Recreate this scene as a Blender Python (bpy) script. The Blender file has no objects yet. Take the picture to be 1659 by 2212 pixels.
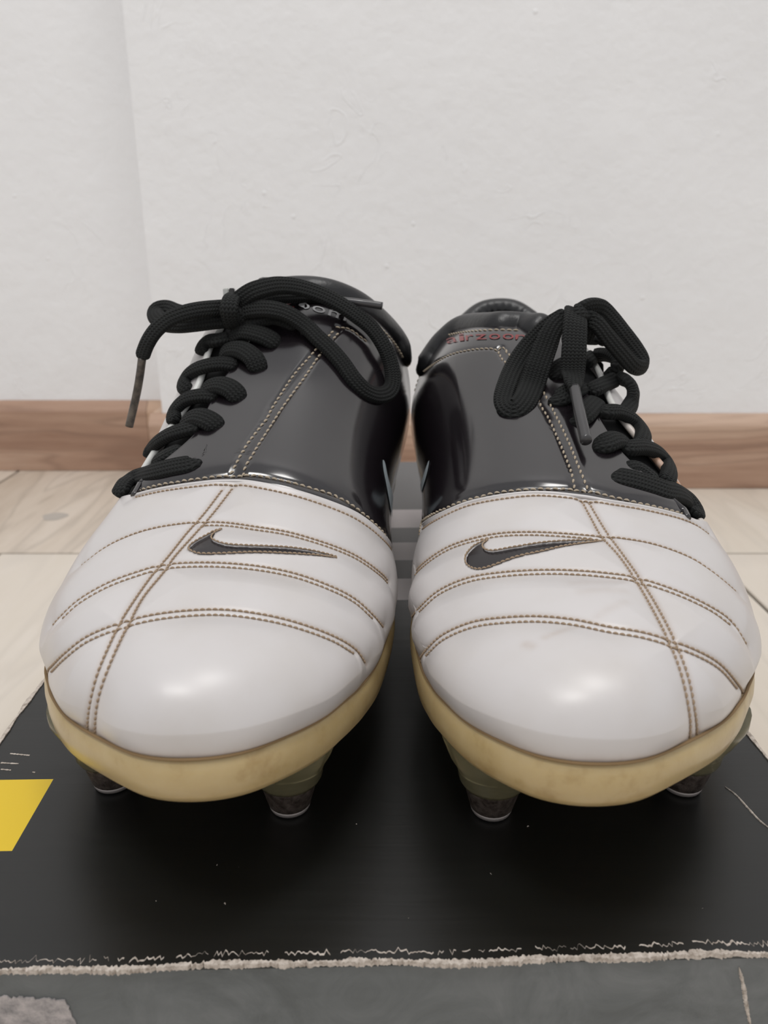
import bpy, bmesh, math, random
import numpy as np
from mathutils import Vector
from mathutils.bvhtree import BVHTree
from mathutils.geometry import delaunay_2d_cdt

random.seed(7); rng = np.random.default_rng(11)
SC = bpy.context.scene
COL = SC.collection
R = math.radians

# ------------------------------------------------------------------ camera, world, lights
BH = 0.12                 # height of the box lid above the floor
CAM_H = 0.13              # camera above the lid
PITCH = R(19.5)
FPX = 1660.0              # focal length in pixels of the 1659 x 2212 frame
CX, CY = 829.5, 1106.0
cam_d = bpy.data.cameras.new('camera')
cam_d.sensor_fit = 'VERTICAL'; cam_d.sensor_height = 36.0
cam_d.lens = FPX / 2212.0 * 36.0
cam_d.clip_start = 0.005
cam_d.dof.use_dof = True; cam_d.dof.focus_distance = 0.20; cam_d.dof.aperture_fstop = 24.0
cam = bpy.data.objects.new('camera', cam_d); COL.objects.link(cam)
CAM = np.array([0.0, 0.0, BH + CAM_H])
cam.location = CAM; cam.rotation_euler = (math.pi / 2 - PITCH, 0, 0)
SC.camera = cam

w = bpy.data.worlds.new('room_light'); SC.world = w; w.use_nodes = True
w.node_tree.nodes['Background'].inputs[0].default_value = (0.975, 0.98, 1.0, 1)
w.node_tree.nodes['Background'].inputs[1].default_value = 0.68

def area(name, loc, target, size, power, col):
    d = bpy.data.lights.new(name, 'AREA'); d.shape = 'DISK'; d.size = size; d.energy = power; d.color = col
    o = bpy.data.objects.new(name, d); COL.objects.link(o); o.location = loc
    o.rotation_euler = (Vector(target) - Vector(loc)).to_track_quat('-Z', 'Y').to_euler()
    return o
area('ceiling_lamp', (-0.42, -0.45, 2.3), (0, 0.3, 0.2), 0.48, 12, (1.0, 0.98, 0.955))
area('ceiling_lamp', (0.22, 0.15, 2.3), (0, 0.3, 0.2), 0.48, 9, (1.0, 0.98, 0.955))

SC.view_settings.view_transform = 'Standard'; SC.view_settings.look = 'None'
SC.view_settings.gamma = 1.0; SC.view_settings.use_curve_mapping = False
SC.view_settings.exposure = 0.0

# ------------------------------------------------------------------ helpers
def ray(px, py):
    v = np.array([(px - CX) / FPX, -(py - CY) / FPX, -1.0])
    a = math.pi / 2 - PITCH
    c, s = math.cos(a), math.sin(a)
    d = np.array([v[0], c * v[1] - s * v[2], s * v[1] + c * v[2]])
    return d / np.linalg.norm(d)

def at(px, py, Z):
    d = ray(px, py)
    return CAM + d * (Z / d[1])

def lin(c):
    return tuple((x / 255 / 12.92 if x / 255 <= .04045 else ((x / 255 + .055) / 1.055) ** 2.4) for x in c)

MATS = {}
def mat(name, rgb, rough=0.5, **kw):
    m = bpy.data.materials.new(name); m.use_nodes = True
    b = m.node_tree.nodes['Principled BSDF']
    b.inputs['Base Color'].default_value = (*lin(rgb), 1)
    b.inputs['Roughness'].default_value = rough
    for k, v in kw.items():
        b.inputs[k].default_value = v
    MATS[name] = m
    return m, m.node_tree, b

def node(nt, typ, **kw):
    n = nt.nodes.new(typ)
    for k, v in kw.items():
        if k in n.inputs.keys() if isinstance(k, str) else False:
            n.inputs[k].default_value = v
        else:
            setattr(n, k, v)
    return n

def noise(nt, scale, detail=4, rough=0.5, vec=None, dist=0.0):
    n = nt.nodes.new('ShaderNodeTexNoise')
    n.inputs['Scale'].default_value = scale; n.inputs['Detail'].default_value = detail
    n.inputs['Roughness'].default_value = rough; n.inputs['Distortion'].default_value = dist
    if vec is not None: nt.links.new(vec, n.inputs['Vector'])
    return n

def ramp(nt, fac, stops):
    n = nt.nodes.new('ShaderNodeValToRGB')
    e = n.color_ramp.elements
    while len(e) < len(stops): e.new(0.5)
    for i, (p, c) in enumerate(stops):
        e[i].position = p; e[i].color = (*lin(c), 1) if len(c) == 3 else c
    nt.links.new(fac, n.inputs[0])
    return n

def texco(nt, out='Object', scale=None):
    t = nt.nodes.new('ShaderNodeTexCoord')
    if scale is None: return t.outputs[out]
    mp = nt.nodes.new('ShaderNodeMapping'); mp.inputs['Scale'].default_value = scale
    nt.links.new(t.outputs[out], mp.inputs['Vector'])
    return mp.outputs[0]

def bump(nt, b, h, strength=0.3, dist=0.001):
    n = nt.nodes.new('ShaderNodeBump'); n.inputs['Strength'].default_value = strength; n.inputs['Distance'].default_value = dist
    nt.links.new(h, n.inputs['Height']); nt.links.new(n.outputs[0], b.inputs['Normal'])
    return n

def mixc(nt, fac, a, b):
    n = nt.nodes.new('ShaderNodeMix'); n.data_type = 'RGBA'
    for s, v in ((0, fac), (6, a), (7, b)):
        if hasattr(v, 'is_output'): nt.links.new(v, n.inputs[s])
        elif s == 0: n.inputs[0].default_value = v
        else: n.inputs[s].default_value = (*lin(v), 1)
    return n.outputs[2]

def math_n(nt, op, a, b=None, clamp=False):
    n = nt.nodes.new('ShaderNodeMath'); n.operation = op; n.use_clamp = clamp
    for i, v in enumerate((a, b)):
        if v is None: continue
        if hasattr(v, 'is_output'): nt.links.new(v, n.inputs[i])
        else: n.inputs[i].default_value = v
    return n.outputs[0]

def obj(name, verts, faces, material, parent=None, smooth=True, uvs=None, label=None, kind=None, origin=None):
    me = bpy.data.meshes.new(name)
    verts = np.asarray(verts, float)
    o0 = np.asarray(origin if origin is not None else (0, 0, 0), float)
    if parent is not None: o0 = np.asarray(parent['_org'])
    me.from_pydata((verts - o0).tolist(), [], [tuple(int(i) for i in f) for f in faces])
    if smooth: me.polygons.foreach_set('use_smooth', [True] * len(me.polygons))
    if uvs is not None:
        uv = me.uv_layers.new(name='UVMap')
        idx = np.zeros(len(me.loops), int); me.loops.foreach_get('vertex_index', idx)
        uv.data.foreach_set('uv', np.asarray(uvs)[idx].ravel())
    for m in (material if isinstance(material, (list, tuple)) else [material]):
        me.materials.append(MATS[m])
    me.update()
    o = bpy.data.objects.new(name, me); COL.objects.link(o)
    if parent is not None: o.parent = parent
    else: o.location = o0
    o['_org'] = [float(x) for x in o0]
    if label: o['label'] = label
    if kind: o['kind'] = kind
    return o

def empty(name, loc, label, cat, group=None):
    o = bpy.data.objects.new(name, None); COL.objects.link(o); o.location = loc
    o.empty_display_size = 0.02
    o['label'] = label; o['category'] = cat; o['_org'] = [float(x) for x in loc]
    if group: o['group'] = group
    return o

def grid_faces(nu, nv, wrap_v=False, flip=False):
    f = []
    for i in range(nu - 1):
        for j in range(nv if wrap_v else nv - 1):
            k = (j + 1) % nv
            q = (i * nv + j, i * nv + k, (i + 1) * nv + k, (i + 1) * nv + j)
            f.append(q[::-1] if flip else q)
    return f

def box_geo(x0, x1, y0, y1, z0, z1):
    v = [(x, y, z) for z in (z0, z1) for y in (y0, y1) for x in (x0, x1)]
    f = [(0, 2, 3, 1), (4, 5, 7, 6), (0, 1, 5, 4), (2, 6, 7, 3), (0, 4, 6, 2), (1, 3, 7, 5)]
    return v, f

def bevelled_box(name, dims, material, parent=None, bev=0.001, seg=2, **kw):
    bm = bmesh.new()
    v, f = box_geo(*dims)
    vs = [bm.verts.new(p) for p in v]
    for q in f: bm.faces.new([vs[i] for i in q])
    if bev: bmesh.ops.bevel(bm, geom=list(bm.edges), offset=bev, segments=seg, affect='EDGES')
    bm.verts.index_update()
    vv = [tuple(p.co) for p in bm.verts]; ff = [[p.index for p in q.verts] for q in bm.faces]
    bm.free()
    return obj(name, vv, ff, material, parent, smooth=False, **kw)

def catmull(P, n, closed=False):
    """resample control points with a centripetal-like Catmull-Rom, n samples evenly by chord"""
    P = np.asarray(P, float)
    if closed: Q = np.vstack([P[-1], P, P[0], P[1]])
    else: Q = np.vstack([2 * P[0] - P[1], P, 2 * P[-1] - P[-2]])
    out = []
    m = len(Q) - 3
    sub = max(8, int(4 * n / m))
    for i in range(m):
        p0, p1, p2, p3 = Q[i:i + 4]
        t = np.linspace(0, 1, sub, endpoint=False)[:, None]
        out.append(.5 * (2 * p1 + (p2 - p0) * t + (2 * p0 - 5 * p1 + 4 * p2 - p3) * t * t + (3 * p1 - p0 - 3 * p2 + p3) * t ** 3))
    out = np.vstack(out + [Q[-2][None]])
    d = np.r_[0, np.cumsum(np.linalg.norm(np.diff(out[:, :3], axis=0), axis=1))]
    s = np.linspace(0, d[-1], n + 1)[:-1] if closed else np.linspace(0, d[-1], n)
    return np.stack([np.interp(s, d, out[:, k]) for k in range(out.shape[1])], 1)

def unit(v):
    v = np.asarray(v, float)
    return v / np.maximum(np.linalg.norm(v, axis=-1, keepdims=True), 1e-12)

def sweep(P, N, wid, thk, k=14, closed=False, cap=True, sq=0.75):
    """oval ribbon along P; N is the direction of its thin axis; returns verts, faces, uvs"""
    P = np.asarray(P); n = len(P)
    T = unit(np.roll(P, -1, 0) - np.roll(P, 1, 0)) if closed else unit(np.gradient(P, axis=0))
    N = np.broadcast_to(np.asarray(N, float), P.shape)
    N = unit(N - (N * T).sum(1, keepdims=True) * T)
    B = np.cross(T, N)
    wid = np.broadcast_to(wid, (n,)); thk = np.broadcast_to(thk, (n,))
    a = np.linspace(0, 2 * math.pi, k, endpoint=False)
    c, s = np.cos(a), np.sin(a)
    c = np.sign(c) * np.abs(c) ** sq; s = np.sign(s) * np.abs(s) ** sq
    V = P[:, None] + B[:, None] * (c[None, :, None] * wid[:, None, None] / 2) + N[:, None] * (s[None, :, None] * thk[:, None, None] / 2)
    V = V.reshape(-1, 3)
    L = np.r_[0, np.cumsum(np.linalg.norm(np.diff(P, axis=0), axis=1))]
    uv = np.stack([np.repeat(L, k) * 1000, np.tile(np.where(np.abs(a - math.pi) < math.pi, c, c), n) * np.repeat(wid, k) * 500], 1)
    F = []
    for i in range(n if closed else n - 1):
        i2 = (i + 1) % n
        for j in range(k):
            j2 = (j + 1) % k
            F.append((i * k + j, i * k + j2, i2 * k + j2, i2 * k + j))
    if cap and not closed:
        F.append(tuple(range(k))[::-1]); F.append(tuple((n - 1) * k + j for j in range(k)))
    return V, F, uv

def tube(P, r, k=8, closed=False):
    P = np.asarray(P)
    T = unit(np.gradient(P, axis=0))
    ref = np.array([0, 0, 1.0]) if abs(T[:, 2]).mean() < .8 else np.array([1.0, 0, 0])
    N = np.cross(T, ref)
    return sweep(P, N, 2 * np.asarray(r), 2 * np.asarray(r), k, closed, sq=1.0)

def lathe(prof, centre, k=28):
    V = []; F = []
    for r, z in prof:
        for j in range(k):
            a = 2 * math.pi * j / k
            V.append((centre[0] + r * math.cos(a), centre[1] + r * math.sin(a), centre[2] + z))
    F = grid_faces(len(prof), k, True)
    F.append(tuple(range(k))[::-1]); F.append(tuple((len(prof) - 1) * k + j for j in range(k)))
    return V, F

# ------------------------------------------------------------------ materials
def build_materials():
    # plaster
    for nm, c in (('plaster', (241, 239, 236)),):
        m, nt, b = mat(nm, c, 0.85)
        v = texco(nt)
        n1 = noise(nt, 14, 5, 0.6, v); n2 = noise(nt, 90, 6, 0.65, v); n3 = noise(nt, 3.0, 3, 0.5, v, 0.6)
        cr = ramp(nt, n3.outputs[0], [(0.3, (234, 234, 235)), (0.7, (240, 240, 241))])
        nt.links.new(cr.outputs[0], b.inputs['Base Color'])
        vr = nt.nodes.new('ShaderNodeTexVoronoi'); vr.inputs['Scale'].default_value = 22; nt.links.new(v, vr.inputs['Vector'])
        pim = ramp(nt, vr.outputs['Distance'], [(0.0, (255, 255, 255)), (0.06, (0, 0, 0))])
        h = math_n(nt, 'ADD', math_n(nt, 'MULTIPLY', n1.outputs[0], 1.6), math_n(nt, 'MULTIPLY', n2.outputs[0], 0.35))
        h = math_n(nt, 'ADD', h, math_n(nt, 'MULTIPLY', pim.outputs[0], 0.45))
        n4 = noise(nt, 9, 3, 0.5, v, 1.5)
        rid = ramp(nt, math_n(nt, 'PINGPONG', math_n(nt, 'MULTIPLY', n4.outputs[0], 7.0), 0.5), [(0.0, (255, 255, 255)), (0.045, (0, 0, 0))])
        msk = ramp(nt, noise(nt, 16, 2, 0.5, v).outputs[0], [(0.56, (0, 0, 0)), (0.66, (255, 255, 255))])
        h = math_n(nt, 'ADD', h, math_n(nt, 'MULTIPLY', math_n(nt, 'MULTIPLY', rid.outputs[0], msk.outputs[0]), 0.2))
        bump(nt, b, h, 0.42, 0.004)
    # oak skirting and pale floor
    for nm, st, sc, rg, ln in (('oak', [(0.34, (146, 112, 92)), (0.5, (174, 142, 121)), (0.66, (196, 168, 147))], (2.0, 5, 26), 0.5, 0.30),
                           ('oak_light', [(0.34, (180, 147, 122)), (0.5, (196, 164, 139)), (0.66, (210, 182, 158))], (2.0, 5, 26), 0.5, 0.2),
                           ('pale_wood', [(0.34, (190, 175, 158)), (0.5, (211, 198, 183)), (0.66, (220, 209, 196))], (15, 2.2, 9), 0.4, 0.30),
                           ('pale_wood_b', [(0.3, (208, 196, 181)), (0.5, (217, 207, 193)), (0.7, (224, 215, 204))], (15, 2.2, 9), 0.4, 0.12)):
        m, nt, b = mat(nm, st[1][1], rg)
        v = texco(nt, 'Object', sc)
        n1 = noise(nt, 0.8, 2, 0.45, v, 0.9); n2 = noise(nt, 5.5, 5, 0.65, v, 0.3)
        f = math_n(nt, 'ADD', math_n(nt, 'MULTIPLY', n1.outputs[0], 0.75), math_n(nt, 'MULTIPLY', n2.outputs[0], 0.25))
        cr = ramp(nt, f, st)
        gl = math_n(nt, 'PINGPONG', math_n(nt, 'MULTIPLY', math_n(nt, 'ADD', n1.outputs[0], math_n(nt, 'MULTIPLY', n2.outputs[0], 0.06)), 9.0), 0.5)
        gm = ramp(nt, gl, [(0.0, (255, 255, 255)), (0.22, (0, 0, 0))])
        dk = tuple(int(c * .74) for c in st[0][1])
        nt.links.new(mixc(nt, math_n(nt, 'MULTIPLY', gm.outputs[0], ln), cr.outputs[0], dk), b.inputs['Base Color'])
        bump(nt, b, f, 0.08, 0.001)
    mat('grout', (62, 58, 52), 0.9)
    mat('wood_knot', (180, 172, 163), 0.6)
    # leathers
    m, nt, b = mat('white_leather', (222, 217, 214), 0.36)
    b.inputs['Coat Weight'].default_value = 0.6; b.inputs['Coat Roughness'].default_value = 0.31
    b.inputs['Sheen Weight'].default_value = 0.0
    v = texco(nt)
    n1 = noise(nt, 60, 4, 0.5, v); n2 = noise(nt, 900, 3, 0.5, v)
    cr = ramp(nt, n1.outputs[0], [(0.25, (197, 192, 189)), (0.6, (202, 198, 197))])
    at_ = nt.nodes.new('ShaderNodeAttribute'); at_.attribute_name = 'dirt'
    ds = texco(nt, 'Object', (260, 1500, 400))
    nd = noise(nt, 1.0, 4, 0.7, texco(nt, 'Object', (500, 500, 500)))
    dm = math_n(nt, 'MULTIPLY', at_.outputs['Fac'], math_n(nt, 'ADD', nd.outputs[0], 0.35), True)
    nt.links.new(mixc(nt, dm, cr.outputs[0], (150, 118, 84)), b.inputs['Base Color'])
    rr = nt.nodes.new('ShaderNodeMapRange'); rr.inputs['To Min'].default_value = 0.36; rr.inputs['To Max'].default_value = 0.48
    nt.links.new(n1.outputs[0], rr.inputs[0]); nt.links.new(rr.outputs[0], b.inputs['Roughness'])
    bump(nt, b, math_n(nt, 'ADD', math_n(nt, 'MULTIPLY', n2.outputs[0], 0.04), math_n(nt, 'MULTIPLY', n1.outputs[0], 0.4)), 0.22, 0.001)
    m, nt, b = mat('black_leather', (24, 20, 23), 0.16)
    b.inputs['Specular IOR Level'].default_value = 0.58
    b.inputs['Coat Weight'].default_value = 0.5; b.inputs['Coat Roughness'].default_value = 0.15
    v = texco(nt); n1 = noise(nt, 35, 3, 0.5, v); n2 = noise(nt, 1100, 3, 0.5, v)
    bump(nt, b, math_n(nt, 'ADD', math_n(nt, 'MULTIPLY', n2.outputs[0], 0.012), math_n(nt, 'MULTIPLY', n1.outputs[0], 0.5)), 0.18, 0.001)
    m, nt, b = mat('collar_leather', (19, 19, 21), 0.36)
    v = texco(nt); n1 = noise(nt, 130, 4, 0.6, v); bump(nt, b, n1.outputs[0], 0.25, 0.0015)
    mat('black_fabric', (15, 15, 16), 0.9)
    mat('swoosh_black', (38, 34, 36), 0.28)
    mat('silver_leather', (176, 186, 190), 0.35)
    m, nt, b = mat('white_edge', (212, 212, 208), 0.35)
    at_ = nt.nodes.new('ShaderNodeAttribute'); at_.attribute_name = 'dirt'
    nt.links.new(mixc(nt, at_.outputs['Fac'], (214, 214, 210), (188, 122, 62)), b.inputs['Base Color'])
    mat('thread_brown', (152, 131, 108), 0.8)
    mat('thread_tan', (172, 158, 138), 0.75)
    mat('seam_dirt', (128, 104, 72), 0.9)
    mat('red_print', (122, 34, 36), 0.3)
    mat('glare_print', (205, 205, 205), 0.35)  # glare on the red lettering, painted in as pale grey
    # rubber
    m, nt, b = mat('cream_rubber', (202, 182, 130), 0.3)
    b.inputs['Subsurface Weight'].default_value = 0.25; b.inputs['Subsurface Radius'].default_value = (1, .7, .3); b.inputs['Subsurface Scale'].default_value = 0.003
    v = texco(nt); n1 = noise(nt, 120, 4, 0.6, v)
    cr = ramp(nt, n1.outputs[0], [(0.25, (160, 134, 88)), (0.45, (182, 160, 116)), (0.8, (190, 170, 128))])
    nt.links.new(cr.outputs[0], b.inputs['Base Color']); bump(nt, b, n1.outputs[0], 0.12, 0.001)
    m, nt, b = mat('clear_plastic', (168, 160, 124), 0.22)
    b.inputs['Transmission Weight'].default_value = 0.72; b.inputs['IOR'].default_value = 1.42
    m, nt, b = mat('stud_metal', (92, 82, 74), 0.42, Metallic=0.6)
    v = texco(nt); n1 = noise(nt, 500, 4, 0.7, v)
    cr = ramp(nt, n1.outputs[0], [(0.35, (62, 52, 46)), (0.65, (118, 106, 98))]); nt.links.new(cr.outputs[0], b.inputs['Base Color'])
    bump(nt, b, n1.outputs[0], 0.4, 0.0008)
    mat('stud_tip', (158, 150, 146), 0.4, Metallic=0.4)
    # lace: braided cord
    m, nt, b = mat('lace', (17, 18, 18), 0.85)
    b.inputs['Specular IOR Level'].default_value = 0.35
    uv = nt.nodes.new('ShaderNodeTexCoord').outputs['UV']
    sep = nt.nodes.new('ShaderNodeSeparateXYZ'); nt.links.new(uv, sep.inputs[0])
    av = math_n(nt, 'PINGPONG', sep.outputs[1], 0.62)
    ph = math_n(nt, 'ADD', math_n(nt, 'MULTIPLY', sep.outputs[0], 6.6), math_n(nt, 'MULTIPLY', av, 5.5))
    w1 = math_n(nt, 'SINE', ph)
    w2 = math_n(nt, 'MULTIPLY', av, 1.6)
    n1 = noise(nt, 1500, 2, 0.5, texco(nt))
    hh = math_n(nt, 'ADD', math_n(nt, 'ADD', math_n(nt, 'MULTIPLY', w1, 0.35), w2), math_n(nt, 'MULTIPLY', n1.outputs[0], 0.5))
    bump(nt, b, hh, 0.9, 0.0005)
    cr = ramp(nt, math_n(nt, 'ADD', math_n(nt, 'MULTIPLY', hh, 0.42), 0.1), [(0.1, (8, 9, 9)), (0.8, (36, 38, 37))])
    nt.links.new(cr.outputs[0], b.inputs['Base Color'])
    mat('aglet', (62, 61, 62), 0.22)
    m, nt, b = mat('aglet_worn', (70, 64, 58), 0.35)
    n1 = noise(nt, 420, 4, 0.6, texco(nt)); cr = ramp(nt, n1.outputs[0], [(0.3, (38, 34, 31)), (0.7, (104, 94, 84))]); nt.links.new(cr.outputs[0], b.inputs['Base Color'])
    # box
    m, nt, b = mat('black_card', (16, 17, 16), 0.36)
    b.inputs['Specular IOR Level'].default_value = 0.58
    v = texco(nt)
    vs = texco(nt, 'Object', (6, 260, 6)); n0 = noise(nt, 1, 3, 0.6, vs)
    vr = noise(nt, 260, 2, 0.5, v)
    sp = ramp(nt, vr.outputs[0], [(0.83, (16, 17, 16)), (0.86, (110, 110, 108))])
    nt.links.new(sp.outputs[0], b.inputs['Base Color'])
    rr = nt.nodes.new('ShaderNodeMapRange'); rr.inputs['To Min'].default_value = 0.3; rr.inputs['To Max'].default_value = 0.42
    nt.links.new(n0.outputs[0], rr.inputs[0]); nt.links.new(rr.outputs[0], b.inputs['Roughness'])
    bump(nt, b, n0.outputs[0], 0.06, 0.001)
    m, nt, b = mat('grey_card', (72, 75, 75), 0.5)
    v = texco(nt); n1 = noise(nt, 55, 6, 0.7, v, 1.2); n2 = noise(nt, 14, 4, 0.6, texco(nt, 'Object', (1, 1, 4)))
    f = math_n(nt, 'ADD', math_n(nt, 'MULTIPLY', n1.outputs[0], 0.55), math_n(nt, 'MULTIPLY', n2.outputs[0], 0.45))
    cr = ramp(nt, f, [(0.3, (72, 76, 76)), (0.5, (98, 102, 103)), (0.62, (112, 115, 116)), (0.75, (138, 138, 138))])
    nt.links.new(cr.outputs[0], b.inputs['Base Color']); bump(nt, b, n1.outputs[0], 0.15, 0.002)
    mat('yellow_print', (226, 192, 34), 0.4)
    mat('stripe_grey', (88, 86, 86), 0.42)
    mat('stripe_dark', (66, 63, 62), 0.42)
    mat('stripe_light', (188, 180, 181), 0.42)
    m, nt, b = mat('torn_paper', (196, 184, 172), 0.95)
    n1 = noise(nt, 700, 4, 0.7, texco(nt)); cr = ramp(nt, n1.outputs[0], [(0.3, (142, 130, 118)), (0.6, (206, 196, 186))]); nt.links.new(cr.outputs[0], b.inputs['Base Color'])
    m, nt, b = mat('peeled_card', (128, 120, 118), 0.9)
    n1 = noise(nt, 300, 5, 0.7, texco(nt)); cr = ramp(nt, n1.outputs[0], [(0.3, (122, 120, 120)), (0.65, (186, 178, 176))]); nt.links.new(cr.outputs[0], b.inputs['Base Color'])
build_materials()

# ------------------------------------------------------------------ room
WALL_R, WALL_L, JOG = 0.793, 0.860, -0.232
def structure(o, kind='structure'):
    o['kind'] = kind; return o
v, f = box_geo(JOG, 3.0, WALL_R, WALL_R + 0.5, 0, 2.5)
structure(obj('wall_back', v, f, 'plaster', smooth=False, label='white plastered wall section behind the boots'))
v, f = box_geo(-3.0, JOG, WALL_L, WALL_L + 0.5, 0, 2.5)
structure(obj('wall_left', v, f, 'plaster', smooth=False, label='recessed white plastered wall section beside the corner'))
# skirting boards
SK_T, SK_H = 0.013, 0.079
def skirting(name, x0, x1, y, h, m, parent=None, **kw):
    prof = [(-.0002, .0005), (-SK_T, .0005), (-SK_T, h - .011), (-SK_T + .0012, h - .0085), (-.0035, h - .0006), (-.0022, h), (-.0002, h)]
    V = [(x, y + dy, z) for x in (x0, x1) for dy, z in prof]
    n = len(prof)
    F = [(i, (i + 1) % n, n + (i + 1) % n, n + i) for i in range(n)] + [tuple(range(n))[::-1], tuple(range(n, 2 * n))]
    return obj(name, V, F, m, parent, smooth=False, **kw)
sk = structure(skirting('baseboard_back', JOG - 0.012, 3.0, WALL_R, SK_H, 'oak', label='brown oak skirting board along the white wall'))
skl = structure(skirting('baseboard_left', -3.0, JOG - 0.034, WALL_L, SK_H + .0005, 'oak', label='brown oak skirting board on the recessed wall'))
skirting('return_board', JOG - 0.0335, JOG - 0.0005, WALL_L, SK_H + .0005, 'oak_light', skl)
bevelled_box('return_board', (JOG - 0.0122, JOG - 0.0004, WALL_R + .0002, WALL_L - SK_T - 0.0002, 0.0005, SK_H + 0.0002), 'oak_light', parent=skl, bev=0.0015)
# floor: base with grout, tiles as pieces
v, f = box_geo(-3, 3, -3, 1.4, -0.05, -0.003)
floor = structure(obj('floor', v, f, 'grout', smooth=False, label='pale wood-look tiled floor with thin dark joints'))
TW, TL, G = 0.30, 0.60, 0.0032
Y0 = 0.602
mesh_cache = {}
def plank(x, y, mname):
    key = mname
    if key not in mesh_cache:
        o = bevelled_box('plank', (-TW / 2 + G / 2, TW / 2 - G / 2, -TL / 2 + G / 2, TL / 2 - G / 2, -0.008, 0.0), mname, bev=0.0008, seg=1)
        mesh_cache[key] = o.data
    else:
        o = bpy.data.objects.new('plank', mesh_cache[key]); COL.objects.link(o)
    o.parent = floor; o.location = (x, y, 0)
    return o
for row in range(-6, 1):
    yc = Y0 + TL * (row + 0.5)
    off = -0.42 if row % 2 == 0 else 0.275
    for i in range(-8, 9):
        x = off + TW * (i + 0.5)
        if abs(x) < 2.2: plank(x, yc, 'pale_wood' if (row == 0 and x < 0) else 'pale_wood_b')
# grey knot in the plank left of the boots
kc = at(118, 1116, 0.70); dk = ray(118, 1116); kc = CAM + dk * (-(BH + CAM_H) / dk[2])
a_ = np.linspace(0, 2 * math.pi, 24, endpoint=False)
kv = [(kc[0] + .0115 * math.cos(t) * (1 + .15 * math.sin(3 * t)), kc[1] + .011 * math.sin(t), 0.0002) for t in a_]
ko = obj('wood_knot', kv, [tuple(range(24))], 'wood_knot', smooth=False); ko.parent = floor; ko['_org'] = [0, 0, 0]

# ------------------------------------------------------------------ shoe box
BYAW = R(1.36)
bx0, bx1, by0, by1 = -0.1011, 0.1060, 0.1100, 0.4597      # lid extents in the box's own axes (about the camera foot)
cb, sb_ = math.cos(BYAW), math.sin(BYAW)
def bw(x, y, z):
    return (x * cb - y * sb_, x * sb_ + y * cb, z)
def bxy(px, py, z=BH):
    d = ray(px, py); p = CAM + d * ((z - CAM[2]) / d[2])
    return p[0] * cb + p[1] * sb_, -p[0] * sb_ + p[1] * cb
SB = empty('shoe_box', bw((bx0 + bx1) / 2, (by0 + by1) / 2, 0), 'worn black cardboard shoe box with grey stripes and a yellow square under the boots', 'shoe box')
def bpart(name, verts, faces, m, **kw):
    return obj(name, [bw(*p) for p in verts], faces, m, parent=SB, smooth=False, **kw)
v, f = box_geo(bx0 + .003, bx1 - .003, by0 + .003, by1 - .003, 0.0, BH - .004)
bpart('box_body', v, f, 'grey_card')
# lid: skirt walls + printed top panel
LT = 0.0015
ylip = by0 - .0005
def lid_wall(name, dims, m):
    v, f = box_geo(*dims); return bpart(name, v, f, m)
lid_wall('lid_front', (bx0, bx1, by0, by0 + LT, BH - .052, BH - .0012), 'grey_card')
lid_wall('lid_rear', (bx0, bx1, by1 - LT, by1, BH - .052, BH - .0012), 'black_card')
lid_wall('lid_side', (bx0, bx0 + LT, by0 + LT, by1 - LT, BH - .052, BH - .0012), 'black_card')
lid_wall('lid_side', (bx1 - LT, bx1, by0 + LT, by1 - LT, BH - .052, BH - .0012), 'black_card')
# printed top: cut where the print changes
ys_px = [1296, 1250, 1210, 1172, 1140, 1101]
ys = [bxy(862, y)[1] for y in ys_px]
yx1, yy0 = bxy(32, 1838); yx2, yy1 = bxy(110, 1683)
xr = (yx1 + yx2) / 2
xs_c = [bx0, xr, bx1]
ys_c = sorted([by0, by1, yy0, yy1] + ys)
NS = 40
xs_f = np.unique(np.r_[np.linspace(bx0, bx1, NS), xr])
ys_f = np.unique(np.r_[np.linspace(by0, by1, 60), ys_c])
VV = []; FF = []; MI = []
bow = lambda x, y: 0.0
for y in ys_f:
    for x in xs_f: VV.append((x, y, BH))
nx = len(xs_f)
for i in range(len(ys_f) - 1):
    for j in range(nx - 1):
        FF.append((i * nx + j, i * nx + j + 1, (i + 1) * nx + j + 1, (i + 1) * nx + j))
        xm, ym = (xs_f[j] + xs_f[j + 1]) / 2, (ys_f[i] + ys_f[i + 1]) / 2
        m = 0
        if yy0 < ym < yy1 and xm < xr: m = 1
        if ym > ys[0]:
            seq = [4, 3, 4, 2, 4, 2]
            k = sum(ym > q for q in ys) - 1
            m = seq[k]
        MI.append(m)
n0 = len(VV)
VV += [(bx0, by0, BH - .0015), (bx1, by0, BH - .0015), (bx1, by1, BH - .0015), (bx0, by1, BH - .0015)]
ring = list(range(nx)) ; right = [i * nx + nx - 1 for i in range(len(ys_f))]; back = [(len(ys_f) - 1) * nx + j for j in range(nx)][::-1]; left = [i * nx for i in range(len(ys_f))][::-1]
FF += [tuple([n0, n0 + 1] + ring[::-1]), tuple([n0 + 1, n0 + 2] + right[::-1]), tuple([n0 + 2, n0 + 3] + back[::-1]), tuple([n0 + 3, n0] + left[::-1]), (n0 + 3, n0 + 2, n0 + 1, n0)]
MI += [0] * 5
lt = bpart('lid_top', VV, FF, ['black_card', 'yellow_print', 'stripe_grey', 'stripe_dark', 'stripe_light'], label='black lid top with grey stripes and a yellow square')
lt.data.polygons.foreach_set('material_index', MI)
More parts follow.
